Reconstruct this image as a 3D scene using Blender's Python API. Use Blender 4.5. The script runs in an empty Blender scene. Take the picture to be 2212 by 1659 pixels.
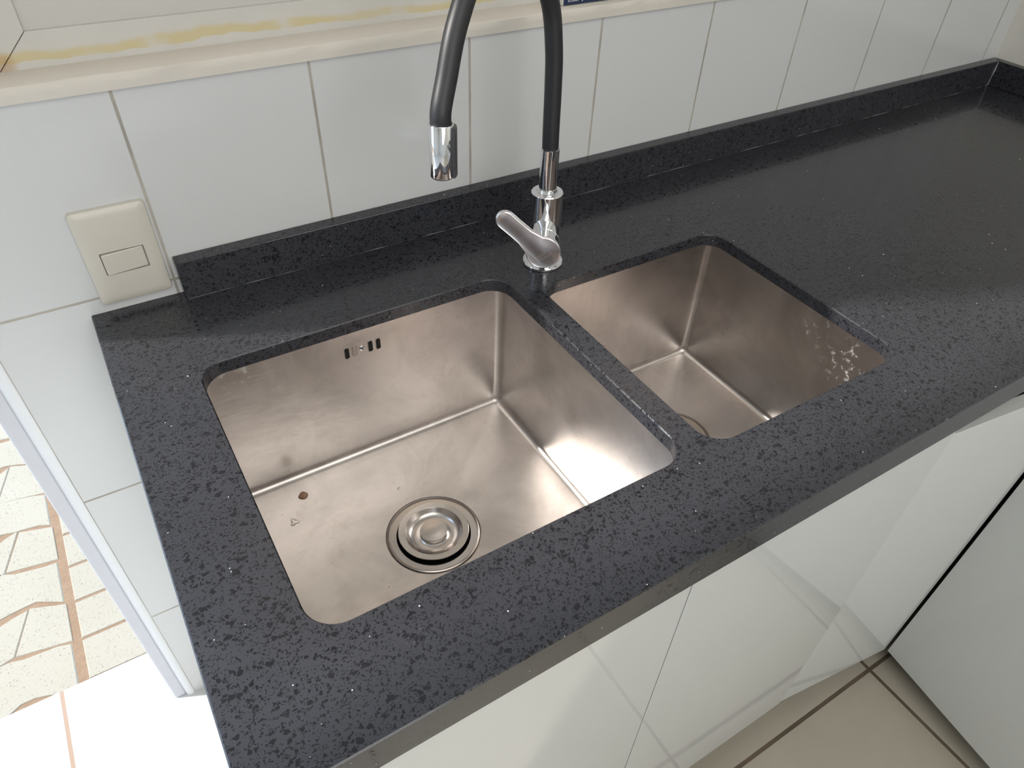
import bpy, bmesh, math, random
from mathutils import Vector, Matrix
random.seed(7)
R = math.radians
ZT = 0.83                      # height of the worktop above the floor; everything is drawn with the worktop at z=0 and lifted at the end
sc = bpy.context.scene
COL = sc.collection
TOP = []

# ------------------------------------------------------------------ camera
cam_d = bpy.data.cameras.new('camera'); cam = bpy.data.objects.new('camera', cam_d); COL.objects.link(cam)
cam.location = (0.0512, -0.8042, 0.4973 + ZT)
cam.rotation_euler = (0.8219, -0.0336, -0.5490)
cam_d.sensor_width = 36; cam_d.sensor_fit = 'HORIZONTAL'
cam_d.lens = 1539.08 / 2212 * 36
cam_d.shift_x = -1.3 / 2212; cam_d.shift_y = 35.67 / 2212
cam_d.clip_start = 0.01
sc.camera = cam
# ------------------------------------------------------------------ sky, sun, rear daylight, ceiling fill, exposure
w = bpy.data.worlds.new('sky'); sc.world = w; w.use_nodes = True
bg = w.node_tree.nodes['Background']
bg.inputs[0].default_value = (0.56, 0.76, 1.0, 1); bg.inputs[1].default_value = 3.0
sun_d = bpy.data.lights.new('sun', 'SUN'); sun = bpy.data.objects.new('sun', sun_d); COL.objects.link(sun)
sun_d.energy = 5.5; sun_d.angle = R(2.2); sun_d.color = (1.0, 0.96, 0.89)
el = R(36)
sd = Vector((0.915 * math.cos(el), -0.403 * math.cos(el), -math.sin(el)))
sun.rotation_euler = sd.to_track_quat('-Z', 'Y').to_euler(); sun.location = (-3, 3, 5)
def area(name, loc, target, sx, sy, power, color):
    d = bpy.data.lights.new(name, 'AREA'); o = bpy.data.objects.new(name, d); COL.objects.link(o)
    d.shape = 'RECTANGLE'; d.size = sx; d.size_y = sy; d.energy = power; d.color = color
    o.location = loc; o.rotation_euler = (Vector(target) - Vector(loc)).to_track_quat('-Z', 'Y').to_euler()
    return o
area('daylight_rear_window', (0.0, -3.2, 1.65), (0.4, 0, 1.1), 1.3, 1.5, 27, (1.0, 0.99, 0.97))
area('ceiling_fill', (0.2, -1.9, 2.57), (0.2, -1.9, 0), 1.9, 1.7, 19, (1.0, 0.97, 0.92))  # unseen fill light added under the closed ceiling to brighten the room
vs = sc.view_settings; vs.view_transform = 'Standard'; vs.look = 'None'; vs.exposure = 0; vs.gamma = 1; vs.use_curve_mapping = False

# ------------------------------------------------------------------ node helpers
class NT:
    def __init__(s, name):
        s.m = bpy.data.materials.new(name); s.m.use_nodes = True; s.t = s.m.node_tree
        s.b = s.t.nodes['Principled BSDF']; s.out = s.t.nodes['Material Output']
    def n(s, typ, **kw):
        nd = s.t.nodes.new(typ)
        for k, v in kw.items(): setattr(nd, k, v)
        return nd
    def put(s, sock, v):
        if isinstance(v, bpy.types.NodeSocket): s.t.links.new(v, sock)
        elif isinstance(v, (tuple, list)) and len(v) == 3 and sock.type == 'RGBA': sock.default_value = (*v, 1)
        else: sock.default_value = v
    def M(s, op, a, b=0.0, c=None, clamp=False):
        nd = s.n('ShaderNodeMath', operation=op, use_clamp=clamp); s.put(nd.inputs[0], a)
        if nd.inputs[1].enabled: s.put(nd.inputs[1], b)
        if c is not None: s.put(nd.inputs[2], c)
        return nd.outputs[0]
    def mix(s, f, a, b):
        nd = s.n('ShaderNodeMix', data_type='RGBA'); s.put(nd.inputs[0], f); s.put(nd.inputs[6], a); s.put(nd.inputs[7], b); return nd.outputs[2]
    def mixf(s, f, a, b):
        nd = s.n('ShaderNodeMix', data_type='FLOAT'); s.put(nd.inputs[0], f); s.put(nd.inputs[2], a); s.put(nd.inputs[3], b); return nd.outputs[0]
    def obj(s): return s.n('ShaderNodeTexCoord').outputs['Object']
    def sep(s, v):
        nd = s.n('ShaderNodeSeparateXYZ'); s.put(nd.inputs[0], v); return nd.outputs
    def mapv(s, v, scale=(1, 1, 1), loc=(0, 0, 0), rot=(0, 0, 0)):
        nd = s.n('ShaderNodeMapping'); s.put(nd.inputs[0], v); nd.inputs['Scale'].default_value = scale
        nd.inputs['Location'].default_value = loc; nd.inputs['Rotation'].default_value = rot; return nd.outputs[0]
    def noise(s, v, scale, detail=2, rough=0.5, dist=0.0):
        nd = s.n('ShaderNodeTexNoise'); s.put(nd.inputs['Vector'], v); nd.inputs['Scale'].default_value = scale
        nd.inputs['Detail'].default_value = detail; nd.inputs['Roughness'].default_value = rough; nd.inputs['Distortion'].default_value = dist
        return nd.outputs
    def vor(s, v, scale, feature='F1', rnd=1.0):
        nd = s.n('ShaderNodeTexVoronoi', feature=feature); s.put(nd.inputs['Vector'], v); nd.inputs['Scale'].default_value = scale
        nd.inputs['Randomness'].default_value = rnd; return nd.outputs
    def ramp(s, v, a, b):
        nd = s.n('ShaderNodeMapRange', interpolation_type='SMOOTHSTEP'); s.put(nd.inputs[0], v)
        nd.inputs[1].default_value = a; nd.inputs[2].default_value = b; return nd.outputs[0]
    def dist(s, v, p):
        nd = s.n('ShaderNodeVectorMath', operation='DISTANCE'); s.put(nd.inputs[0], v); nd.inputs[1].default_value = p; return nd.outputs['Value']
    def bump(s, h, strength=0.2, d=0.001):
        nd = s.n('ShaderNodeBump'); s.put(nd.inputs['Height'], h); nd.inputs['Strength'].default_value = strength; nd.inputs['Distance'].default_value = d
        s.t.links.new(nd.outputs[0], s.b.inputs['Normal']); return nd
    def set(s, **kw):
        names = dict(color='Base Color', rough='Roughness', metal='Metallic', ior='IOR', coat='Coat Weight', coatr='Coat Roughness', spec='Specular IOR Level', aniso='Anisotropic', alpha='Alpha', trans='Transmission Weight')
        for k, v in kw.items(): s.put(s.b.inputs[names[k]], v)
        return s
def srgb(r, g, b):
    f = lambda c: (c / 255 / 12.92) if c <= 10 else ((c / 255 + .055) / 1.055) ** 2.4
    return (f(r), f(g), f(b))
def simple(name, color, rough=0.5, metal=0.0, var=0.04, scale=40, **kw):
    t = NT(name); ns = t.noise(t.obj(), scale, 3)
    c = t.mix(ns['Fac'], tuple(x * (1 - var) for x in color), tuple(min(1, x * (1 + var)) for x in color))
    t.set(color=c, rough=rough, metal=metal, **kw); return t.m

# --- quartz worktop: charcoal resin, black flakes, rare white chips
def mat_quartz(name, base=(0.036, 0.037, 0.044)):
    t = NT(name); v = t.obj()
    wob = t.noise(v, 260, 2)['Color']
    vm = t.n('ShaderNodeVectorMath', operation='MULTIPLY_ADD'); t.put(vm.inputs[0], wob); vm.inputs[1].default_value = (.0028,) * 3; t.put(vm.inputs[2], v); dv = vm.outputs[0]
    def layer(scale, prob, edge, sv):
        q = t.mapv(dv, sv)
        c = t.vor(q, scale)['Color']; e = t.vor(q, scale, 'DISTANCE_TO_EDGE')['Distance']
        rr = t.sep(c)
        keep = t.M('LESS_THAN', rr[0], prob); thr = t.M('MULTIPLY_ADD', rr[1], 0.16, edge)
        return t.M('MULTIPLY', keep, t.M('GREATER_THAN', e, thr))
    a = layer(200, 0.15, 0.05, (1, 1.25, 1)); b = layer(380, 0.20, 0.05, (1.2, 1, 1)); c = layer(700, 0.24, 0.04, (1, 1.3, 1))
    fl = t.M('MAXIMUM', t.M('MAXIMUM', a, b), c)
    # white chips
    vc = t.vor(t.mapv(v, (1, 1, 1), (.3, .1, .2)), 55); rr = t.sep(vc['Color'])
    rad = t.M('MULTIPLY', rr[1], 0.055)
    wh = t.M('MULTIPLY', t.M('LESS_THAN', vc['Distance'], rad), t.M('LESS_THAN', rr[0], 0.42))
    dust = t.noise(v, 7, 4)['Fac']
    fine = t.vor(v, 260); fr = t.sep(fine['Color'])
    sp = t.M('MULTIPLY', t.M('LESS_THAN', fine['Distance'], 0.16), t.M('LESS_THAN', fr[0], 0.012))
    col = t.mix(fl, t.mix(t.ramp(dust, .3, .8), base, tuple(x * 1.18 for x in base)), (0.013, 0.013, 0.016))
    # chalky smears left by the fitters
    sm = None
    for p, r in (((0.6336, -0.565, 0), .03), ((0.145, -0.545, 0), .02), ((0.03, -0.16, 0), .05), ((0.165, -0.03, 0), .03), ((.56, -.60, 0), .03), ((.81, -.47, 0), .03)):
        d = t.ramp(t.dist(v, p), r, r * .2); sm = d if sm is None else t.M('MAXIMUM', sm, d)
    grit = t.ramp(t.noise(v, 420, 4, .75)['Fac'], .60, .72)
    col = t.mix(t.M('MULTIPLY', t.M('MULTIPLY', sm, grit), 0.5), col, (0.42, 0.43, 0.45))
    col = t.mix(t.M('MAXIMUM', wh, t.M('MULTIPLY', sp, .6)), col, (0.78, 0.78, 0.8))
    t.set(color=col, rough=t.mixf(fl, t.M('MULTIPLY_ADD', dust, 0.10, 0.17), 0.07), ior=1.46)
    t.bump(t.noise(v, 30, 2)['Fac'], .03, .001)
    return t.m
M_QUARTZ = mat_quartz('charcoal_quartz')

# --- brushed stainless steel
def mat_steel(name, color=(0.64, 0.60, 0.575), rough=0.31, stretch=(6, 260, 260), stains=()):
    t = NT(name); v = t.obj()
    br = t.noise(t.mapv(v, stretch), 3.0, 4, .65)['Fac']
    cloud = t.noise(v, 9, 4, .6, .6)['Fac']; blot = t.noise(v, 42, 6, .75, .5)['Fac']
    c = t.mix(t.ramp(cloud, .3, .72), tuple(x * .84 for x in color), tuple(min(1, x * 1.14) for x in color))
    c = t.mix(t.M('MULTIPLY', t.ramp(blot, .52, .72), .25), c, (0.42, 0.37, 0.33))
    # sparse pits and scratches
    pv = t.vor(v, 70); pr = t.sep(pv['Color'])
    pit = t.M('MULTIPLY', t.M('LESS_THAN', pv['Distance'], .05), t.M('LESS_THAN', pr[0], .12))
    c = t.mix(pit, c, (.14, .12, .11))
    rg = t.M('MULTIPLY_ADD', br, .14, t.M('MULTIPLY_ADD', cloud, .16, rough - .15))
    metal = 1.0
    if stains:
        sm = None
        for p, r in stains:
            d = t.ramp(t.dist(v, p), r, r * .3); sm = d if sm is None else t.M('MAXIMUM', sm, d)
        g = t.ramp(t.noise(v, 110, 5, .7)['Fac'], .53, .64)
        k = t.M('MULTIPLY', t.M('MULTIPLY', sm, g), .55)
        c = t.mix(k, c, (.72, .72, .70)); rg = t.mixf(k, rg, .7); metal = t.M('SUBTRACT', 1.0, t.M('MULTIPLY', k, .8))
    t.set(color=c, rough=rg, metal=metal, aniso=0.35)
    hh = t.M('ADD', t.M('MULTIPLY', br, .25), t.M('MULTIPLY', cloud, 2.2))
    t.bump(hh, .22, .0012)
    return t.m
M_STEEL = mat_steel('brushed_steel', stains=(((.200, -.365, -.22), .020), ((.772, -.45, -.06), .045), ((.772, -.40, -.04), .03), ((.115, -.150, -.03), .03)))
def mat_turned():
    t = NT('turned_steel'); v = t.obj(); n = t.noise(v, 60, 3)['Fac']
    t.set(color=t.mix(n, (.58, .54, .51), (.64, .60, .57)), rough=t.M('MULTIPLY_ADD', n, .06, .20), metal=1.0, aniso=.25)
    tg = t.n('ShaderNodeTangent', direction_type='RADIAL', axis='Z'); t.t.links.new(tg.outputs[0], t.b.inputs['Tangent'])
    return t.m
M_DRAIN = mat_turned()
M_CHROME = simple('chrome', (0.86, 0.86, 0.88), .04, 1.0, .01)
M_CHROME_SAT = simple('dulled_chrome', (0.82, 0.80, 0.84), .24, 1.0, .05)
M_CHROME_DARK = simple('dark_plastic', (0.06, 0.06, 0.065), .35)
M_RUBBER = simple('black_rubber', (0.017, 0.017, 0.020), .46, 0, .2, 90)
M_BLACK = simple('black_void', (0.004, 0.004, 0.004), .9)
M_SEAL = simple('clear_sealant', (0.30, 0.31, 0.32), .3)

# --- tiles
def mat_tile(name, tile, grout, px, pz, ox, oz, gw, axes=(0, 2), rough=.12, var=.03, bumpd=.0006, grot=0.0, mottled=0.0, lite=None):
    t = NT(name); v = t.obj()
    if grot: v = t.mapv(v, rot=(0, 0, grot))
    s = t.sep(v)
    def g(c, o, p):
        f = t.M('FRACT', t.M('DIVIDE', t.M('SUBTRACT', c, o - 50 * p), p)); d = t.M('MINIMUM', f, t.M('SUBTRACT', 1.0, f))
        return t.M('MULTIPLY', d, p)
    d = t.M('MINIMUM', g(s[axes[0]], ox, px), g(s[axes[1]], oz, pz))
    ed = t.noise(v, 60, 2)['Fac']
    mask = t.ramp(t.M('ADD', d, t.M('MULTIPLY', t.M('SUBTRACT', ed, .5), .0006)), gw * .5 + .0004, gw * .5 - .0003)
    big = t.noise(v, 3 if not mottled else 9, 3)['Fac']
    tc = t.mix(big, tuple(x * (1 - var) for x in tile), tuple(min(1, x * (1 + var)) for x in tile))
    dirt = t.noise(v, 14, 3)['Fac']
    gc = t.mix(t.ramp(dirt, .35, .65), grout, tuple(x * .72 for x in grout))
    if lite:  # overexposed sunlit look by the door, painted into grout and tile colour
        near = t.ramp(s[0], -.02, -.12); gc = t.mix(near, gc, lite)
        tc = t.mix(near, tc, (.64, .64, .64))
    t.set(color=t.mix(mask, tc, gc), rough=t.mixf(mask, rough, .8), ior=1.5)
    t.bump(t.M('ADD', t.M('MULTIPLY', t.M('SUBTRACT', 1.0, mask), 1.0), t.M('MULTIPLY', t.noise(v, 6, 1)['Fac'], .6)), .6, bumpd)
    return t.m
M_WTILE = mat_tile('white_wall_tile', (0.64, 0.65, 0.655), (0.47, 0.44, 0.39), .1985, .2918, .0962, .0191, .0030, rough=.13)
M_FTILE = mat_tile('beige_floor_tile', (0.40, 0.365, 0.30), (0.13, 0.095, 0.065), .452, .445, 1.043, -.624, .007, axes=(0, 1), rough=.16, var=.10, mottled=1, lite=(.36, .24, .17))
M_PLASTER = simple('cream_plaster', (0.68, 0.635, 0.575), .7, 0, .06, 12)
M_CEIL = simple('ceiling_white', (0.78, 0.77, 0.74), .9)
M_WALL = simple('painted_wall', (0.74, 0.72, 0.66), .7, 0, .04, 5)
M_SWITCH = simple('cream_plastic', (0.62, 0.585, 0.52), .32, 0, .01)
M_DOOR = simple('white_gloss_laminate', (0.60, 0.61, 0.60), .06, 0, .02, 3, ior=1.5)
M_CARC = simple('cabinet_board', (0.55, 0.55, 0.53), .5)
M_PLINTH = simple('plinth_board', (0.05, 0.045, 0.04), .6)
M_TRIM = simple('white_corner_trim', (0.80, 0.82, 0.85), .25, 0, .01)
M_JAMB = simple('white_door_frame', (0.62, 0.63, 0.68), .4, 0, .03)

def mat_frame():
    t = NT('stained_window_frame'); v = t.obj(); s = t.sep(v)
    n = t.noise(t.mapv(v, (9, 1, 4)), 1.6, 4, .6)['Fac']
    edge = t.M('ADD', .2500, t.M('MULTIPLY', n, .017))       # lower edge of the yellow glue stain wanders along the frame
    lo = t.ramp(t.M('SUBTRACT', s[2], edge), -.0008, .0008)
    wid = t.M('MULTIPLY_ADD', t.noise(t.mapv(v, (5, 1, 1)), 2.3, 2)['Fac'], .013, .0015)
    hi = t.ramp(t.M('SUBTRACT', t.M('SUBTRACT', s[2], edge), wid), .003, -.003)
    k = t.M('MULTIPLY', t.M('MULTIPLY', lo, hi), t.ramp(t.noise(v, 18, 3)['Fac'], .25, .5))
    brown = t.ramp(t.dist(v, (.018, .04, .257)), .014, .004)
    base = t.mix(t.noise(v, 30, 3)['Fac'], (.56, .545, .51), (.62, .60, .57))
    c = t.mix(t.M('MULTIPLY', k, .8), base, (.58, .49, .25)); c = t.mix(t.M('MULTIPLY', brown, .6), c, (.45, .27, .12))
    t.set(color=c, rough=.5); return t.m
M_FRAME = mat_frame()
def mat_pane():
    t = NT('obscured_pane'); v = t.obj()
    t.set(color=t.mix(t.noise(v, 12, 3)['Fac'], (.52, .51, .47), (.56, .545, .51)), rough=.45)
    tr = t.n('ShaderNodeBsdfTranslucent'); tr.inputs[0].default_value = (.80, .66, .54, 1)
    ms = t.n('ShaderNodeMixShader'); ms.inputs[0].default_value = .75
    t.t.links.new(t.b.outputs[0], ms.inputs[1]); t.t.links.new(tr.outputs[0], ms.inputs[2]); t.t.links.new(ms.outputs[0], t.out.inputs[0])
    return t.m
M_PANE = mat_pane()
M_FRAME2 = simple('painted_panel', (.56, .55, .52), .5, 0, .03, 8)
def mat_paver():
    t = NT('pale_paver'); v = t.obj()
    n = t.noise(v, 5, 3)['Fac']; gr = t.noise(v, 260, 2, .7)['Fac']
    c = t.mix(n, (.34, .29, .22), (.40, .35, .28)); c = t.mix(t.ramp(gr, .60, .70), c, (.22, .18, .14))
    t.set(color=c, rough=.9); t.bump(t.noise(v, 180, 3)['Fac'], .5, .001); return t.m
def mat_sand():
    t = NT('joint_sand'); v = t.obj()
    c = t.mix(t.noise(v, 60, 4, .7)['Fac'], (.20, .12, .07), (.34, .22, .14)); t.set(color=c, rough=1.0); t.bump(t.noise(v, 220, 3)['Fac'], .7, .002); return t.m
M_PAVER = mat_paver(); M_SAND = mat_sand()

# ------------------------------------------------------------------ mesh helpers
def link(name, bm, mat, parent=None, smooth=None, bevel=0, bseg=2):
    me = bpy.data.meshes.new(name)
    bmesh.ops.recalc_face_normals(bm, faces=bm.faces)
    bm.to_mesh(me); bm.free()
    o = bpy.data.objects.new(name, me); COL.objects.link(o)
    for m in (mat if isinstance(mat, (list, tuple)) else [mat]): me.materials.append(m)
    if smooth is not None:
        for p in me.polygons: p.use_smooth = True
        me.set_sharp_from_angle(angle=R(smooth))
    if bevel:
        md = o.modifiers.new('bevel', 'BEVEL'); md.width = bevel; md.segments = bseg; md.limit_method = 'ANGLE'; md.angle_limit = R(35)
        md.harden_normals = False
        if smooth is None:
            for p in me.polygons: p.use_smooth = True
            me.set_sharp_from_angle(angle=R(35))
    if parent is not None:
        o.parent = parent
        if parent.type == 'EMPTY' or True:
            o.matrix_parent_inverse = Matrix.Identity(4)
            o.location = -world_loc(parent)
    else: TOP.append(o)
    return o
def world_loc(o):
    l = Vector(o.location)
    while o.parent: o = o.parent; l += Vector(o.location)
    return l
def empty(name, loc, label, cat, group=None):
    o = bpy.data.objects.new(name, None); COL.objects.link(o); o.location = loc; o.empty_display_size = .02
    TOP.append(o); return tag(o, label, cat, group)
def tag(o, label, cat, group=None):
    o['label'] = label; o['category'] = cat
    if group: o['group'] = group
    return o
def struct(o): o['kind'] = 'structure'; return o
def box(bm, x0, x1, y0, y1, z0, z1):
    vs = [bm.verts.new((x, y, z)) for z in (z0, z1) for y in (y0, y1) for x in (x0, x1)]
    for f in ((0, 1, 3, 2), (4, 5, 7, 6), (0, 1, 5, 4), (2, 3, 7, 6), (0, 2, 6, 4), (1, 3, 7, 5)): bm.faces.new([vs[i] for i in f])
def boxes(*bs):
    bm = bmesh.new()
    for b in bs: box(bm, *b)
    return bm
def oriented_box(p0, p1, thick, z0, z1):
    """upright board whose visible face runs p0->p1; thickness goes to the left of that direction"""
    d = (Vector((*p1, 0)) - Vector((*p0, 0))); n = Vector((-d.y, d.x, 0)).normalized() * thick
    bm = bmesh.new(); a = [Vector((*p0, 0)), Vector((*p1, 0)), Vector((*p1, 0)) + n, Vector((*p0, 0)) + n]
    lo = [bm.verts.new((q.x, q.y, z0)) for q in a]; hi = [bm.verts.new((q.x, q.y, z1)) for q in a]
    bm.faces.new(lo); bm.faces.new(hi)
    for i in range(4): bm.faces.new((lo[i], lo[(i + 1) % 4], hi[(i + 1) % 4], hi[i]))
    return bm
def frame_at(c, axis):
    axis = Vector(axis).normalized(); q = axis.to_track_quat('Z', 'Y'); return Matrix.Translation(c) @ q.to_matrix().to_4x4()
def lathe(bm, prof, c=(0, 0, 0), axis=(0, 0, 1), seg=64, a0=0, a1=360, closed=False):
    M = frame_at(c, axis); full = abs(a1 - a0) >= 360
    n = seg if full else seg + 1; rings = []
    for r, h in prof:
        if r < 1e-7: rings.append([bm.verts.new(M @ Vector((0, 0, h)))])
        else: rings.append([bm.verts.new(M @ Vector((r * math.cos(R(a0 + (a1 - a0) * i / seg)), r * math.sin(R(a0 + (a1 - a0) * i / seg)), h))) for i in range(n)])
    pairs = list(zip(rings, rings[1:])) + ([(rings[-1], rings[0])] if closed else [])
    for A, B in pairs:
        for i in range(n if full else n - 1):
            j = (i + 1) % n
            if len(A) == 1 and len(B) == 1: continue
            if len(A) == 1: bm.faces.new((A[0], B[i], B[j]))
            elif len(B) == 1: bm.faces.new((A[i], A[j], B[0]))
            else: bm.faces.new((A[i], A[j], B[j], B[i]))
    return rings
def tube(bm, pts, radii, seg=32, cap=True):
    pts = [Vector(p) for p in pts]; prev = None; up = None
    for i, p in enumerate(pts):
        d = (pts[min(i + 1, len(pts) - 1)] - pts[max(i - 1, 0)]).normalized()
        if up is None: up = d.orthogonal().normalized()
        up = (up - d * up.dot(d)).normalized(); s = d.cross(up)
        r = radii[i] if isinstance(radii, (list, tuple)) else radii
        ring = [bm.verts.new(p + (up * math.cos(a) + s * math.sin(a)) * r) for a in [2 * math.pi * k / seg for k in range(seg)]]
        if prev:
            for k in range(seg): bm.faces.new((prev[k], prev[(k + 1) % seg], ring[(k + 1) % seg], ring[k]))
        elif cap: bm.faces.new(ring)
        prev = ring
    if cap: bm.faces.new(prev)
def spline(P, n=20):
    P = [Vector(p) for p in P]; out = []
    Q = [P[0] * 2 - P[1]] + P + [P[-1] * 2 - P[-2]]
    for i in range(1, len(Q) - 2):
        a, b, c, d = Q[i - 1], Q[i], Q[i + 1], Q[i + 2]
        for k in range(n):
            t = k / n
            out.append(0.5 * ((2 * b) + (c - a) * t + (2 * a - 5 * b + 4 * c - d) * t * t + (3 * b - a - 3 * c + d) * t ** 3))
    out.append(P[-1]); return out
def rrect(x0, x1, y0, y1, r, z, seg=8, edge=6):
    pts = []
    cs = [(x1 - r, y1 - r, 0), (x0 + r, y1 - r, 90), (x0 + r, y0 + r, 180), (x1 - r, y0 + r, 270)]
    for k, (cx, cy, a) in enumerate(cs):
        arc = [(cx + r * math.cos(R(a + 90 * i / seg)), cy + r * math.sin(R(a + 90 * i / seg)), z) for i in range(seg + 1)]
        pts += arc
        nx, ny, na = cs[(k + 1) % 4]; q = (nx + r * math.cos(R(na)), ny + r * math.sin(R(na)), z); p = arc[-1]
        for i in range(1, edge): pts.append(tuple(p[j] + (q[j] - p[j]) * i / edge for j in range(3)))
    return pts
def ring(bm, pts): return [bm.verts.new(p) for p in pts]
def bridge(bm, A, B):
    n = len(A)
    for i in range(n): bm.faces.new((A[i], A[(i + 1) % n], B[(i + 1) % n], B[i]))

# ------------------------------------------------------------------ room shell
WX = 1.7326; CEIL = 1.77; FL = -.83
DL = -2.5
WE = -.1065           # end of the tiled wall beside the garden door
WO = (-.02, 1.15, .236, .98)   # window opening
# back wall built round the door opening (left) and the window opening
bm = bmesh.new()
box(bm, WE, WX + .1, .0, .14, FL, WO[2]); box(bm, WE, WO[0], .0, .14, WO[2], WO[3])
box(bm, WO[1], WX + .1, .0, .14, WO[2], WO[3]); box(bm, WE, WX + .1, .0, .14, WO[3], CEIL)
box(bm, DL, WE, .0, .14, 1.36, CEIL); box(bm, -3.1, DL, .0, .14, FL, CEIL)
bmesh.ops.remove_doubles(bm, verts=bm.verts, dist=1e-5)
struct(link('wall_back', bm, M_WTILE))
struct(link('wall_right', boxes((WX, WX + .1, -3.3, 0, FL, CEIL)), M_WALL))
struct(link('wall_left', boxes((-3.1, -3.0, -3.3, 0, FL, CEIL)), M_WALL))
struct(link('wall_rear', boxes((-3.1, WX, -3.4, -3.3, FL, CEIL)), M_WALL))
struct(link('ceiling', boxes((-3.1, WX, -3.3, 0, CEIL, CEIL + .1)), M_CEIL))
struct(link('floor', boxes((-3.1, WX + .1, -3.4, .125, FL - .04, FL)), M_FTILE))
# tiled-edge trim and the frame of the garden door
bm = bmesh.new()
lathe(bm, [(.0095, FL), (.0095, 1.36)], (WE - .001, .0075, 0), seg=20)
struct(link('trim_1', bm, M_TRIM, smooth=40))
struct(link('door_1', boxes((WE - .029, WE - .0095, .004, .11, FL, 1.36), (DL, DL + .02, .004, .11, FL, 1.36), (DL + .02, WE - .029, .004, .11, 1.25, 1.36)), M_JAMB, bevel=.003))
# window: plastered sill ledge, mitred frame, obscured pane
bm = bmesh.new(); n = 60
prof = [(-.0003, .2352), (-.0040, .2358), (-.0046, .2430), (-.0048, .2502), (-.0036, .2514), (.0400, .2512), (.14, .2512), (.14, .2352)]
prev = None
for i in range(n + 1):
    x = -.03 + (1.2 + .03) * i / n
    j = [0, 0, random.uniform(-.0006, .0006), random.uniform(-.0007, .0007), random.uniform(-.0005, .0005), 0, 0, 0]
    rg = [bm.verts.new((x, y + jj, z + jj * .5)) for (y, z), jj in zip(prof, j)]
    if prev:
        for k in range(len(rg)): bm.faces.new((prev[k], prev[(k + 1) % len(rg)], rg[(k + 1) % len(rg)], rg[k]))
    else: bm.faces.new(rg)
    prev = rg
bm.faces.new(prev)
struct(link('trim_2', bm, M_PLASTER, smooth=50))
bm = bmesh.new()
fx0, fx1, fz0, fz1, fw, yf = .0125, WO[1], .2508, WO[3], .032, .040
outer = [(fx0, fz0), (fx1, fz0), (fx1, fz1), (fx0, fz1)]; inner = [(fx0 + fw, fz0 + fw), (fx1 - fw, fz0 + fw), (fx1 - fw, fz1 - fw), (fx0 + fw, fz1 - fw)]
for i in range(4):                      # four mitred members with a hairline joint
    j = (i + 1) % 4
    def V(p, y): return bm.verts.new((p[0], y, p[1]))
    g = .0004; cx, cz = (outer[i][0] + outer[j][0]) / 2, (outer[i][1] + outer[j][1]) / 2
    def sh(p):
        if i % 2 == 0: return (p[0] + g * (1 if p[0] < cx else -1), p[1])
        return (p[0], p[1] + g * (1 if p[1] < cz else -1))
    q = [sh(outer[i]), sh(outer[j]), sh(inner[j]), sh(inner[i])]
    if i == 3: q = [(WO[0], q[0][1]), (WO[0], fz0), (q[1][0] - g, fz0), q[2], q[3]]
    f = [V(p, yf) for p in q]; b = [V(p, yf + .035) for p in q]
    bm.faces.new(f); bm.faces.new(b)
    for k in range(len(q)): bm.faces.new((f[k], f[(k + 1) % len(q)], b[(k + 1) % len(q)], b[k]))
win = struct(link('window_1', bm, M_FRAME, bevel=.0005))
link('lower_panel', boxes((fx0 + fw - .004, fx1 - fw + .004, yf + .005, yf + .011, fz0 + fw - .004, .430)), M_FRAME2, win)
link('glazing_bar', boxes((fx0 + fw - .004, fx1 - fw + .004, yf + .006, yf + .030, .430, .455)), M_FRAME2, win, bevel=.001)
link('window_pane', boxes((fx0 + fw - .004, fx1 - fw + .004, yf + .014, yf + .020, .455, fz1 - fw + .004)), M_PANE, win)

# outside ground: sand bed with interlocking pale pavers
GZ = -.86
struct(link('ground', boxes((-5, 4, .125, 6, GZ - .05, GZ - .0018)), M_SAND))
bm = bmesh.new()
def slabpoly(pts):
    c = Vector((sum(p[0] for p in pts) / len(pts), sum(p[1] for p in pts) / len(pts)))
    lo = [bm.verts.new((p[0], p[1], GZ - .012)) for p in pts]
    mid = [bm.verts.new((p[0], p[1], GZ - .003)) for p in pts]
    hi = [bm.verts.new((p[0] + (c.x - p[0]) * .035, p[1] + (c.y - p[1]) * .05, GZ)) for p in pts]
    bridge(bm, lo, mid); bridge(bm, mid, hi); bm.faces.new(hi)
def wavy(x, k): return .013 * math.sin(2 * math.pi * (x / .20) + .6) + .004 * math.sin(4 * math.pi * (x / .20) + 2 * k) + .002 * math.sin(90 * x + 3 * k)
pit, g = .112, .0016
for k in range(0, 30):
    y0, y1 = .14 + pit * k, .14 + pit * (k + 1)
    x = -.288 - (.10 if k % 2 else 0)
    xr = -.288
    first = True
    while x > -3.0:
        xl = x - .20
        a, b = (min(xr, x) if first else x), xl
        first = False
        sl = .035 if k % 2 else -.035
        pts = []
        N = 8
        for i in range(N + 1):
            t = i / N; xx = b + g + (a - b - 2 * g) * t; pts.append((xx, y0 + g + wavy(xx, k)))
        for i in range(N + 1):
            t = i / N; xx = a - g + (b - a + 2 * g) * t; xs = xx + (sl if (a != xr or xx < a - .05) else 0); pts.append((xs, y1 - g + wavy(xx, k + 1)))
        slabpoly(pts); x = xl
    if k % 2:                        # half piece against the kerb joint
        pts = [(-.390, y0 + g + wavy(-.39, k)), (-.288, y0 + g + wavy(-.288, k)), (-.288, y1 - g + wavy(-.288, k + 1)), (-.355, y1 - g + wavy(-.37, k + 1))]
        slabpoly(pts)
for k in range(0, 34):               # straight border course right of the wide sandy joint
    y0 = .145 + .098 * k
    for xa, xb in ((-.274, -.068), (-.064, .14), (.144, .34)):
        slabpoly([(xa, y0 + g), (xb, y0 + g), (xb, y0 + .098 - g), (xa, y0 + .098 - g)])
for xa in (.36,):
    slabpoly([(xa, .14), (3.9, .14), (3.9, 5.8), (xa, 5.8)])
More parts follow.
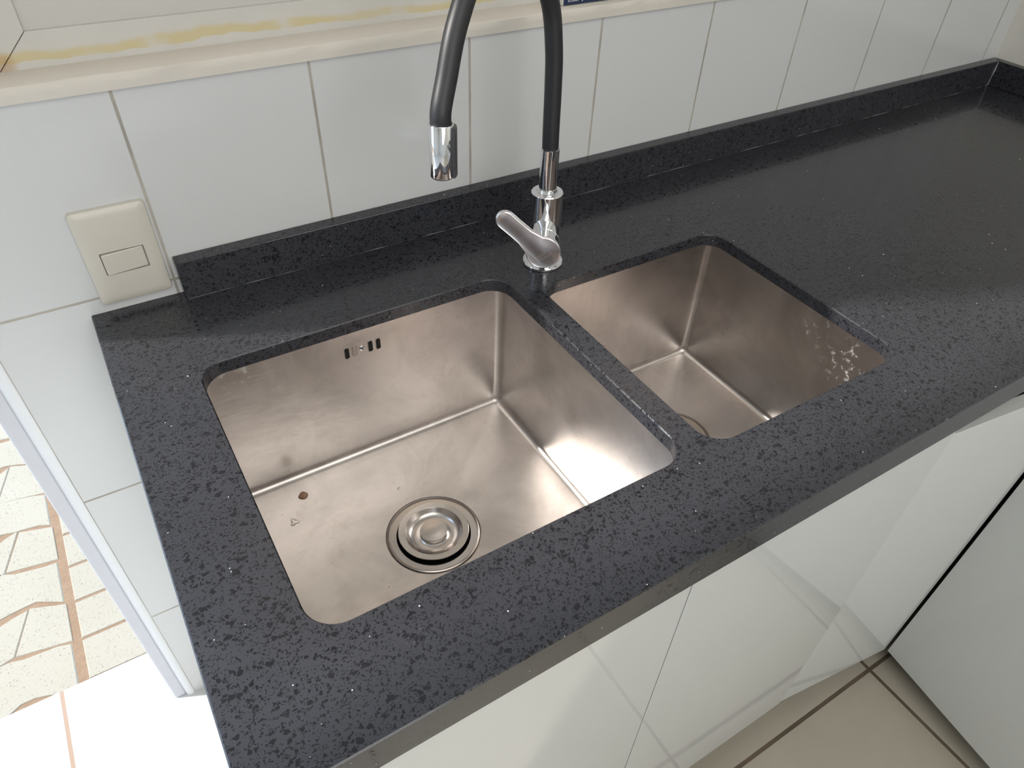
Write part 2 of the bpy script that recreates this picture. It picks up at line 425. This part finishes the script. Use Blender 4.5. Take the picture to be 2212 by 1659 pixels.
pav = link('trim_3', bm, M_PAVER); pav['kind'] = 'structure'; pav.name = 'ground'

# ------------------------------------------------------------------ worktop
A = (.0791, .4536, -.5058, -.1492); B = (.4806, .7735, -.5088, -.1952)   # the two cut-outs x0,x1,y0,y1
wt = empty('worktop', (0, -.3, 0), 'L-shaped charcoal speckled quartz worktop with two sink cut-outs along the tiled wall', 'worktop')
T = .0165
XR, YR = 1.045, -1.9      # inner corner of the L and the end of the right leg
bm = bmesh.new(); ch = .0012
def outer_loop(off, z):
    return [(0 + off, 0, z), (0 + off, -.6 + off, z), (XR + off, -.6 + off, z), (XR + off, YR, z), (WX, YR, z), (WX, 0, z)]
def hole_loop(c, grow, z): return rrect(c[0] - grow, c[1] + grow, c[2] - grow, c[3] + grow, .030 + grow, z, 12, 2)
HC = .0012
def cap(loops):
    es = []
    for l in loops:
        for i in range(len(l)):
            a, b = l[i], l[(i + 1) % len(l)]
            e = bm.edges.get((a, b)) or bm.edges.new((a, b)); es.append(e)
    bmesh.ops.triangle_fill(bm, use_beauty=True, use_dissolve=False, edges=es)
o1, o0, of = ring(bm, outer_loop(ch, 0)), ring(bm, outer_loop(0, -ch)), ring(bm, outer_loop(0, -.0402))
oc, oi, ob = ring(bm, outer_loop(.0006, -.0407)), ring(bm, outer_loop(.020, -.0407)), ring(bm, outer_loop(.020, -T))
for a_, b_ in ((o1, o0), (o0, of), (of, oc), (oc, oi), (oi, ob)): bridge(bm, a_, b_)
tops, bots = [o1], [ob]
for c in (A, B):
    h1, h0, hb = ring(bm, hole_loop(c, 0, 0)), ring(bm, hole_loop(c, -HC, -HC)), ring(bm, hole_loop(c, -HC, -T))
    bridge(bm, h1, h0); bridge(bm, h0, hb); tops.append(h1); bots.append(hb)
cap(tops); cap(bots)
link('slab', bm, M_QUARTZ, wt, smooth=30)
UT, UH, UX = .0186, .0484, .1011
bm = bmesh.new()
pts = [(UX, 0), (WX, 0), (WX - UT, -UT), (UX, -UT)]
lo = [bm.verts.new((*p, 0.0)) for p in pts]; hi = [bm.verts.new((*p, UH)) for p in pts]
bridge(bm, lo, hi); bm.faces.new(hi); bm.faces.new(lo)
link('upstand', bm, M_QUARTZ, wt, bevel=.0012)
bm = bmesh.new()
pts = [(WX, -.0006), (WX, YR), (WX - UT, YR), (WX - UT, -UT - .0006)]
lo = [bm.verts.new((*p, 0.0)) for p in pts]; hi = [bm.verts.new((*p, UH - .0004)) for p in pts]
bridge(bm, lo, hi); bm.faces.new(hi); bm.faces.new(lo)
link('upstand', bm, M_QUARTZ, wt, bevel=.0012)
bm = bmesh.new()
x = UX + .002; P, Q = [], []
while x < WX - UT - .003:             # bead of sealant at the foot of the upstand, thinner and thicker along its run
    P.append((x, -UT - .0001, .0001)); Q.append(random.choice((.00006, .00006, .0002, .0004))); x += random.uniform(.006, .03)
P += [(WX - UT - .002, -UT - .001, .002), (WX - UT - .0018, -UT - .001, .018), (WX - UT - .0015, -UT - .001, .030), (WX - UT - .001, -UT - .001, UH)]; Q += [.0010, .0006, .0020, .0005]
tube(bm, P, Q, 6)
link('sealant_bead', bm, M_SEAL, wt)

# ------------------------------------------------------------------ sinks
def make_sink(c, label, dc, depth=.22, full=True):
    x0, x1, y0, y1 = c; zt = -T - .0006
    root = empty('sink', ((x0 + x1) / 2, (y0 + y1) / 2, -depth), label, 'sink')
    bm = bmesh.new(); e = .0015; r = .010; fr = .010
    X0, X1, Y0, Y1 = x0 - e, x1 + e, y0 - e, y1 + e
    loops = []
    SEG, ED = 8, 10
    loops.append(rrect(X0 - .012, X1 + .012, Y0 - .012, Y1 + .012, r + .012, zt - .0002, SEG, ED))
    loops.append(rrect(X0, X1, Y0, Y1, r, zt, SEG, ED))
    zf = -depth + .004
    for k in range(1, 6):
        t = k / 6; loops.append(rrect(X0, X1, Y0, Y1, r, zt + (zf + fr - zt) * t, SEG, ED))
    for k in range(0, 7):
        a = R(90 * k / 6); ins = fr * (1 - math.cos(a)); z = zf + fr - fr * math.sin(a)
        loops.append(rrect(X0 + ins, X1 - ins, Y0 + ins, Y1 - ins, max(r - ins * .75, .003), z, SEG, ED))
    last = loops[-1]; rd = .0585
    for t in (.12, .3, .5, .7, .88, 1.0):
        L = []
        for (x, y, z) in last:
            d = Vector((x - dc[0], y - dc[1])); q = Vector(dc) + d.normalized() * rd
            xx, yy = x + (q.x - x) * t, y + (q.y - y) * t
            L.append((xx, yy, z + (-depth - z) * (t ** .9)))
        loops.append(L)
    # shallow cup that the waste flange sits in
    loops.append([(dc[0] + (p[0] - dc[0]) * .96, dc[1] + (p[1] - dc[1]) * .96, -depth - .0035) for p in loops[-1]])
    loops.append([(dc[0] + (p[0] - dc[0]) * .75, dc[1] + (p[1] - dc[1]) * .75, -depth - .006) for p in loops[-1]])
    rs = [ring(bm, l) for l in loops]
    for a, b in zip(rs, rs[1:]): bridge(bm, a, b)
    bo = link('bowl', bm, M_STEEL, root, smooth=50)
    md = bo.modifiers.new('shell', 'SOLIDIFY'); md.thickness = .001; md.offset = 1
    # waste flange
    zc = -depth
    bm = bmesh.new()
    lathe(bm, [(.0560, zc - .003), (.0562, zc + .0006), (.0552, zc + .0012), (.0546, zc + .0006), (.0542, zc - .0010), (.0537, zc - .0010), (.0530, zc - .0002), (.0455, zc - .0012), (.0445, zc - .003), (.0440, zc - .012), (.0400, zc - .03)], (dc[0], dc[1], 0), seg=96)
    fl = link('waste_flange', bm, M_DRAIN, root, smooth=35)
    bm = bmesh.new()
    lathe(bm, [(.0440, zc - .029), (0, zc - .032)], (dc[0], dc[1], 0), seg=48)
    link('waste_throat', bm, M_BLACK, root)
    # lift-out basket
    bx, by = dc[0] + .001, dc[1] + .002; h = zc + .0035
    bm = bmesh.new()
    lathe(bm, [(.0300, h - .02), (.0385, h - .0045), (.0425, h - .0022), (.0432, h - .0006), (.0428, h), (.0356, h - .0001), (.0350, h - .0006), (.0325, h - .0048), (.0280, h - .0082), (.0230, h - .0092), (.0185, h - .0084), (.0165, h - .0074)], (bx, by, 0), seg=96)
    bk = link('strainer_basket', bm, M_DRAIN, root, smooth=28)
    bm = bmesh.new()
    lathe(bm, [(.0163, h - .0082), (.0166, h - .0004), (.0163, h + .0002), (.0150, h + .0001), (.008, h - .0008), (0, h - .0014)], (bx, by, 0), seg=64)
    link('knob', bm, M_DRAIN, bk, smooth=30)
    return root
big = make_sink(A, 'larger left stainless steel undermount sink, overflow slots on its back wall', (.2655, -.3147))
small = make_sink(B, 'smaller right stainless steel undermount sink, waste half hidden by the divider', (.6275, -.3350))
# overflow slots on the back wall of the large bowl
ywall = A[3] + .0015
def stadium(bm, cx, cz, wd, ht, y, depth):
    pts = []
    for i in range(9): a = R(180 * i / 8); pts.append((cx + wd / 2 * math.cos(a), cz + ht / 2 - wd / 2 + wd / 2 * math.sin(a)))
    for i in range(9): a = R(180 + 180 * i / 8); pts.append((cx + wd / 2 * math.cos(a), cz - ht / 2 + wd / 2 + wd / 2 * math.sin(a)))
    f = [bm.verts.new((p[0], y, p[1])) for p in pts]; b = [bm.verts.new((p[0], y + depth, p[1])) for p in pts]
    bridge(bm, f, b); bm.faces.new(f); bm.faces.new(b)
for i, (cx, m) in enumerate(((.2427, M_BLACK), (.2527, M_DRAIN), (.2726, M_BLACK), (.2827, M_BLACK))):
    bm = bmesh.new(); stadium(bm, cx, -.0462, .0052 if i != 1 else .0050, .0158, ywall - .0004, .0003)
    s = link('overflow_slot', bm, m, big)
    if i == 1: s['label'] = 'blanked slot showing bare metal'
    bm = bmesh.new()
    tube(bm, [(cx + .003 * math.cos(R(a)), ywall - .0004, -.0462 + (.0055 if 0 <= a < 180 else -.0055) + .003 * math.sin(R(a))) for a in list(range(0, 181, 20)) + list(range(180, 361, 20)) + [0]], .00025, 6, False)
    link('slot_rim', bm, M_DRAIN, s)
bm = bmesh.new(); lathe(bm, [(.0034, 0), (.0034, .0006), (.002, .0013), (0, .0015)], (.2622, ywall, -.0455), (0, -1, 0), 24)
scw = link('overflow_screw', bm, M_CHROME, big, smooth=40)
bm = boxes((.2602, .2642, ywall - .0017, ywall - .0012, -.0458, -.0452), (.2619, .2625, ywall - .0017, ywall - .0012, -.0475, -.0435))
link('cross_slot', bm, M_BLACK, scw)

# brown chip and water drops in the large bowl
zb = -.2165
bm = bmesh.new(); bmesh.ops.create_icosphere(bm, subdivisions=3, radius=1)
for v in bm.verts:
    p = v.co; k = 1 + .10 * math.sin(3 * p.x + 1) + .09 * math.cos(4 * p.y + 2 * p.z)
    v.co = Vector((p.x * .0062 * k, p.y * .0052 * k, max(-.0012, p.z * .0030 * k)))
st = link('stone', bm, simple('brown_stone', (.36, .20, .13), .45, 0, .35, 300), smooth=50); st.location = (.1476, -.1815, zb + .0004)
tag(st, 'small brown stone chip lying on the floor of the larger sink', 'stone')
M_WATER = NT('water'); M_WATER.set(color=(1, 1, 1), rough=.02, trans=1.0, ior=1.33); M_WATER = M_WATER.m
def drop(pts, r, h, loc, label):
    bm = bmesh.new(); N = 40; c = bm.verts.new((0, 0, h)); prev = None; rings = []
    for k in range(1, 6):
        t = k / 5; rings.append([bm.verts.new((r * t * pts(a) * math.cos(a), r * t * pts(a) * math.sin(a), h * (1 - t ** 2.4))) for a in [2 * math.pi * i / N for i in range(N)]])
    for i in range(N): bm.faces.new((c, rings[0][i], rings[0][(i + 1) % N]))
    for a, b in zip(rings, rings[1:]): bridge(bm, a, b)
    bm.faces.new(rings[-1])
    o = link('water_drop', bm, M_WATER, smooth=60); o.location = loc; tag(o, label, 'water drop', 'water left in the larger sink'); return o
drop(lambda a: 1 + .35 * math.cos(a * 3 + 1), .0050, .0011, (.1245, -.2160, zb - .0004), 'larger water drop in front of the brown stone in the sink')
drop(lambda a: 1 + .2 * math.cos(a * 2), .0020, .0007, (.2590, -.2290, zb - .0020), 'tiny water drop behind the strainer of the larger sink')

# ------------------------------------------------------------------ faucet
fx, fy = .517, -.149
fa = empty('faucet', (fx, fy, 0), 'chrome sink tap with black flexible hose spout and side lever, behind the sink divider', 'tap')
bm = bmesh.new(); lathe(bm, [(0, 0), (.0256, 0), (.0262, .0008), (.0262, .0034), (.0254, .0044), (.0190, .0056), (0, .0056)], (fx, fy, 0), seg=72)
link('base_ring', bm, M_CHROME, fa, smooth=35)
bm = bmesh.new(); lathe(bm, [(0, .0056), (.0192, .0056), (.0195, .008), (.0195, .0975), (.0188, .0985), (.0135, .0988), (.0128, .0978), (0, .0978)], (fx, fy, 0), seg=72)
link('body', bm, M_CHROME, fa, smooth=30)
az = R(235); nrm = Vector((math.cos(az), math.sin(az), 0)); U = Vector((-nrm.y, nrm.x, 0)); zc = .050; Lx = .0605
bm = bmesh.new(); lathe(bm, [(.0160, .010), (.0192, .0180), (.0195, .0195), (.0195, .0385), (.0190, .0390), (.0190, .0396), (.0195, .0402), (.0196, Lx - .0100), (.0205, Lx - .0045), (.0205, Lx - .0035), (0, Lx - .0034)], (fx, fy, zc), nrm, 72)
link('cartridge_housing', bm, M_CHROME, fa, smooth=30)
# lever: disc with an arm, outlined in its own plane then given thickness
P0 = Vector((fx, fy, zc)) + nrm * Lx
tip = Vector((-.0465, .0395)); rD, rT = .0210, .0117
d = tip.normalized(); pr = Vector((-d.y, d.x))
ang = math.atan2(d.y, d.x)
def lever_outline(s):
    pts = []
    RD, RT = rD - s, rT - s
    j0 = math.acos(min(1, (rT * 1.02) / rD)); half = math.pi / 2 - j0 + .20
    for i in range(49):
        a = ang + half + (2 * math.pi - 2 * half) * i / 48; pts.append(Vector((RD * math.cos(a), RD * math.sin(a))))
    nk = [(.030, 1.02), (.040, .98)]
    for q, k in nk: pts.append(d * q - pr * (RT * k))
    for i in range(25):
        a = ang - math.pi / 2 + math.pi * i / 24; pts.append(tip + Vector((RT * math.cos(a), RT * math.sin(a))))
    for q, k in reversed(nk): pts.append(d * q + pr * (RT * k))
    return pts
def lv(p, h): return P0 + U * p.x + Vector((0, 0, p.y)) + nrm * h
bm = bmesh.new(); rs = []
for s, h in ((.0008, -.0034), (0, -.0028), (0, .0006), (.0004, .0014), (.0014, .0020), (.0022, .0016)): rs.append([bm.verts.new(lv(p, h)) for p in lever_outline(s)])
for a, b in zip(rs, rs[1:]): bridge(bm, a, b)
bm.faces.new(rs[0])
bm.faces.new(rs[-1])
lev = link('lever', bm, M_CHROME_SAT, fa, smooth=35)
# faint emblem engraved on the lever disc
bm = bmesh.new()
def bar(a, b, wd):
    a, b = Vector(a), Vector(b); t = (b - a).normalized(); nn = Vector((-t.y, t.x)) * wd / 2
    q = [a + nn, b + nn, b - nn, a - nn]; f = [bm.verts.new(lv(p, .00175)) for p in q]; g2 = [bm.verts.new(lv(p, .0015)) for p in q]
    bm.faces.new(f); bridge(bm, f, g2)
ca, sa = math.cos(R(38)), math.sin(R(38))
def rt(x, y): return (x * ca - y * sa + .001, x * sa + y * ca - .003)
for a, b in (((-.009, -.0035), (.008, -.0035)), ((.008, -.0035), (.008, .0025)), ((.008, .0025), (-.009, .0025)), ((-.009, .0025), (-.009, -.0035)), ((-.006, .0008), (.004, .0008)), ((-.006, -.0018), (.002, -.0018)), ((-.006, -.0018), (-.006, .0008))):
    bar(rt(*a), rt(*b), .0005)
link('emblem', bm, simple('etched_mark', (.50, .42, .42), .4, .8), lev)
# riser tube, hose, nozzle
top = Vector((fx + .002, fy, .152))
bm = bmesh.new(); lathe(bm, [(0, .096), (.0122, .096), (.0122, .101), (.0113, .1025), (.0113, .1035), (.0108, .104), (.0108, .1515), (.0113, .1522), (.0105, .1525), (0, .150)], (fx, fy, 0), seg=64)
link('riser_tube', bm, M_CHROME, fa, smooth=35)
NZ = Vector((.3325, -.2390, .2440)); ND = Vector((.03, .035, 1)).normalized()
path = spline([(fx, fy, .148), (fx - .0008, fy + .0002, .17), (.5165, -.1465, .22), (.5150, -.1450, .26), (.5060, -.1450, .305), (.475, -.155, .352), (.436, -.176, .372), (.394, -.199, .358), (.3610, -.2190, .318), (.3425, -.2315, .278), tuple(NZ + ND * .012), tuple(NZ - ND * .003)], 14)
bm = bmesh.new(); tube(bm, path, .0096, 32)
link('hose', bm, M_RUBBER, fa, smooth=60)
NL = .046
bm = bmesh.new(); lathe(bm, [(0, -.001), (.0108, -.001), (.0108, -NL + .001), (.0100, -NL - .0014), (.0090, -NL - .0016), (.0086, -NL + .002), (0, -NL + .002)], NZ, ND, 48)
nz = link('nozzle_core', bm, M_CHROME_DARK, fa, smooth=35)
# chrome sleeve, and the dark selector strip standing off its right-hand side
M0 = frame_at(NZ, ND); loc = M0.inverted() @ Vector((1.2, -.75, .24)); ga = math.degrees(math.atan2(loc.y, loc.x))
bm = bmesh.new()
lathe(bm, [(.0098, -.002), (.0098, .0012), (.0101, .0018), (.0112, .0018), (.0116, .0012), (.0116, -NL + .0008), (.0112, -NL), (.0104, -NL)], NZ, ND, 64)
link('nozzle_sleeve', bm, M_CHROME, fa, smooth=35)
bm = bmesh.new()
rs = lathe(bm, [(.0117, .0004), (.0137, -.0004), (.0143, -.0020), (.0143, -NL + .0015), (.0138, -NL + .0004), (.0117, -NL + .0004)], NZ, ND, 16, ga - 34, ga + 34, True)
bm.faces.new([r[0] for r in rs]); bm.faces.new([r[-1] for r in rs])
link('spray_selector', bm, M_CHROME_DARK, fa, smooth=35)

# ------------------------------------------------------------------ light switch
sw = empty('light_switch', (.0545, 0, .067), 'cream plastic wall switch with one horizontal rocker at the left end of the upstand', 'light switch')
bm = bmesh.new()
x0, x1, z0, z1 = .0158, .0921, .0112, .1236
lp = []
for ins, y in ((0, -.0002), (0, -.0035), (.0006, -.0050), (.0025, -.0062), (.010, -.0072)):
    lp.append([bm.verts.new((p[0], y, p[1])) for p in rrect(x0 + ins, x1 - ins, z0 + ins, z1 - ins, .0045, 0, 6, 1)])
for a, b in zip(lp, lp[1:]): bridge(bm, a, b)
# plate face with a rectangular hole
rx0, rx1, rz0, rz1 = .0318, .0768, .0476, .0746
hole = [bm.verts.new((p[0], -.0072, p[1])) for p in rrect(rx0, rx1, rz0, rz1, .0008, 0, 2, 1)]
holeb = [bm.verts.new((p.co.x, -.0010, p.co.z)) for p in hole]
bridge(bm, hole, holeb); bm.faces.new(holeb)
es = []
for l in (lp[-1], hole):
    for i in range(len(l)): es.append(bm.edges.get((l[i], l[(i + 1) % len(l)])) or bm.edges.new((l[i], l[(i + 1) % len(l)])))
bmesh.ops.triangle_fill(bm, use_beauty=True, edges=es)
link('cover_plate', bm, M_SWITCH, sw, smooth=30)
bm = bmesh.new()
lp = []
for ins, dy in ((.0012, 0), (.0012, 1), (.0020, 2)):
    L = []
    for p in rrect(rx0 + ins, rx1 - ins, rz0 + ins, rz1 - ins, .0008, 0, 2, 1):
        t = (p[0] - rx0) / (rx1 - rx0); yy = -.0105 + .0036 * t      # left end of the rocker stands out
        L.append(bm.verts.new((p[0] - (.0 if dy < 2 else 0), -.0030 if dy == 0 else (yy + .0008 if dy == 1 else yy), p[1])))
    lp.append(L)
for a, b in zip(lp, lp[1:]): bridge(bm, a, b)
bm.faces.new(lp[-1]); bm.faces.new(lp[0])
link('rocker', bm, M_SWITCH, sw, smooth=30)

# ------------------------------------------------------------------ cabinets
CF = -.587                      # face of the doors
def carcass(x0, x1, y0, y1, z0, z1, open_side='front', t=.016):
    bs = [(x0, x0 + t, y0, y1, z0, z1), (x1 - t, x1, y0, y1, z0, z1), (x0 + t, x1 - t, y0, y1, z0, z0 + t), (x0 + t, x1 - t, y1 - .006, y1, z0 + t, z1)]
    return boxes(*bs)
cb = empty('base_cabinet', (.403, -.3, FL), 'white gloss base cabinet with two handleless doors under the sinks', 'cabinet')
link('carcass', carcass(.004, .806, CF + .020, -.012, -.775, -.042), M_CARC, cb)
link('plinth', boxes((.004, .806, -.52, -.504, FL, -.775)), M_PLINTH, cb)
link('door', oriented_box((.0055, CF), (.4025, CF), .018, -.780, -.060), M_DOOR, cb, bevel=.0006)
link('door', oriented_box((.4045, CF), (.8065, CF - .0015), .018, -.780, -.060), M_DOOR, cb, bevel=.0006)
cc = empty('base_cabinet', (1.0, -.3, FL), 'white gloss corner cabinet with its door standing slightly ajar', 'cabinet')
link('carcass', carcass(.808, 1.70, CF + .020, -.012, -.775, -.042), M_CARC, cc)
link('plinth', boxes((.808, 1.085, -.52, -.504, FL, -.775)), M_PLINTH, cc)
link('door', oriented_box((.8085, CF), (1.0665, -.6187), .018, -.780, -.080), M_DOOR, cc, bevel=.0006)
cr = empty('base_cabinet', (1.4, -1.2, FL), 'white gloss cabinet of the right-hand run, facing the sink cabinet at right angles', 'cabinet')
link('carcass', carcass(1.092, 1.715, -1.88, -.640, -.775, -.042), M_CARC, cr)
link('plinth', boxes((1.155, 1.170, -1.88, -.640, FL, -.775)), M_PLINTH, cr)
link('door', oriented_box((1.0690, -.6232), (1.0690 - .0645, -.6232 - .4975), .018, -.780, -.075), M_DOOR, cr, bevel=.0006)

# ------------------------------------------------------------------ navy box on the window ledge
bx = empty('box', (.70, .022, .252), 'dark blue cardboard box with tiny white print on the window ledge', 'box')
link('carton', boxes((.6330, .790, .0085, .0370, .2525, .300)), [simple('navy_card', (.009, .022, .070), .35, 0, .1)], bx, bevel=.0006)
link('side_flap', boxes((.6318, .6329, .0087, .0368, .2525, .2995)), simple('white_card', (.75, .72, .68), .6), bx)
def text(body, size, loc, parent, mat, name='print'):
    cu = bpy.data.curves.new(name, 'FONT'); cu.body = body; cu.size = size; cu.extrude = .0001
    o = bpy.data.objects.new(name, cu); COL.objects.link(o)
    o.rotation_euler = (R(90), 0, 0); o.location = loc
    bpy.context.view_layer.update()
    dg = bpy.context.evaluated_depsgraph_get(); me = bpy.data.meshes.new_from_object(o.evaluated_get(dg))
    me.transform(o.matrix_world); bpy.data.objects.remove(o)
    m = bpy.data.objects.new(name, me); COL.objects.link(m); me.materials.clear(); me.materials.append(mat); m.parent = parent; m.location = -world_loc(parent); return m
M_PRINT = simple('white_print', (.7, .72, .75), .5)
text('ELOSSRIO', .0038, (.6395, .0083, .2560), bx, M_PRINT)
bm = bmesh.new()
q = [(.6600, .2585), (.6640, .2585), (.6620, .2545)]
f = [bm.verts.new((a, .0083, b)) for a, b in q]; b_ = [bm.verts.new((a, .0086, b)) for a, b in q]; bm.faces.new(f); bridge(bm, f, b_)
link('printed_arrow', bm, M_PRINT, bx)

# ------------------------------------------------------------------ lift everything so that the floor is at z=0
for o in TOP: o.location.z += ZT
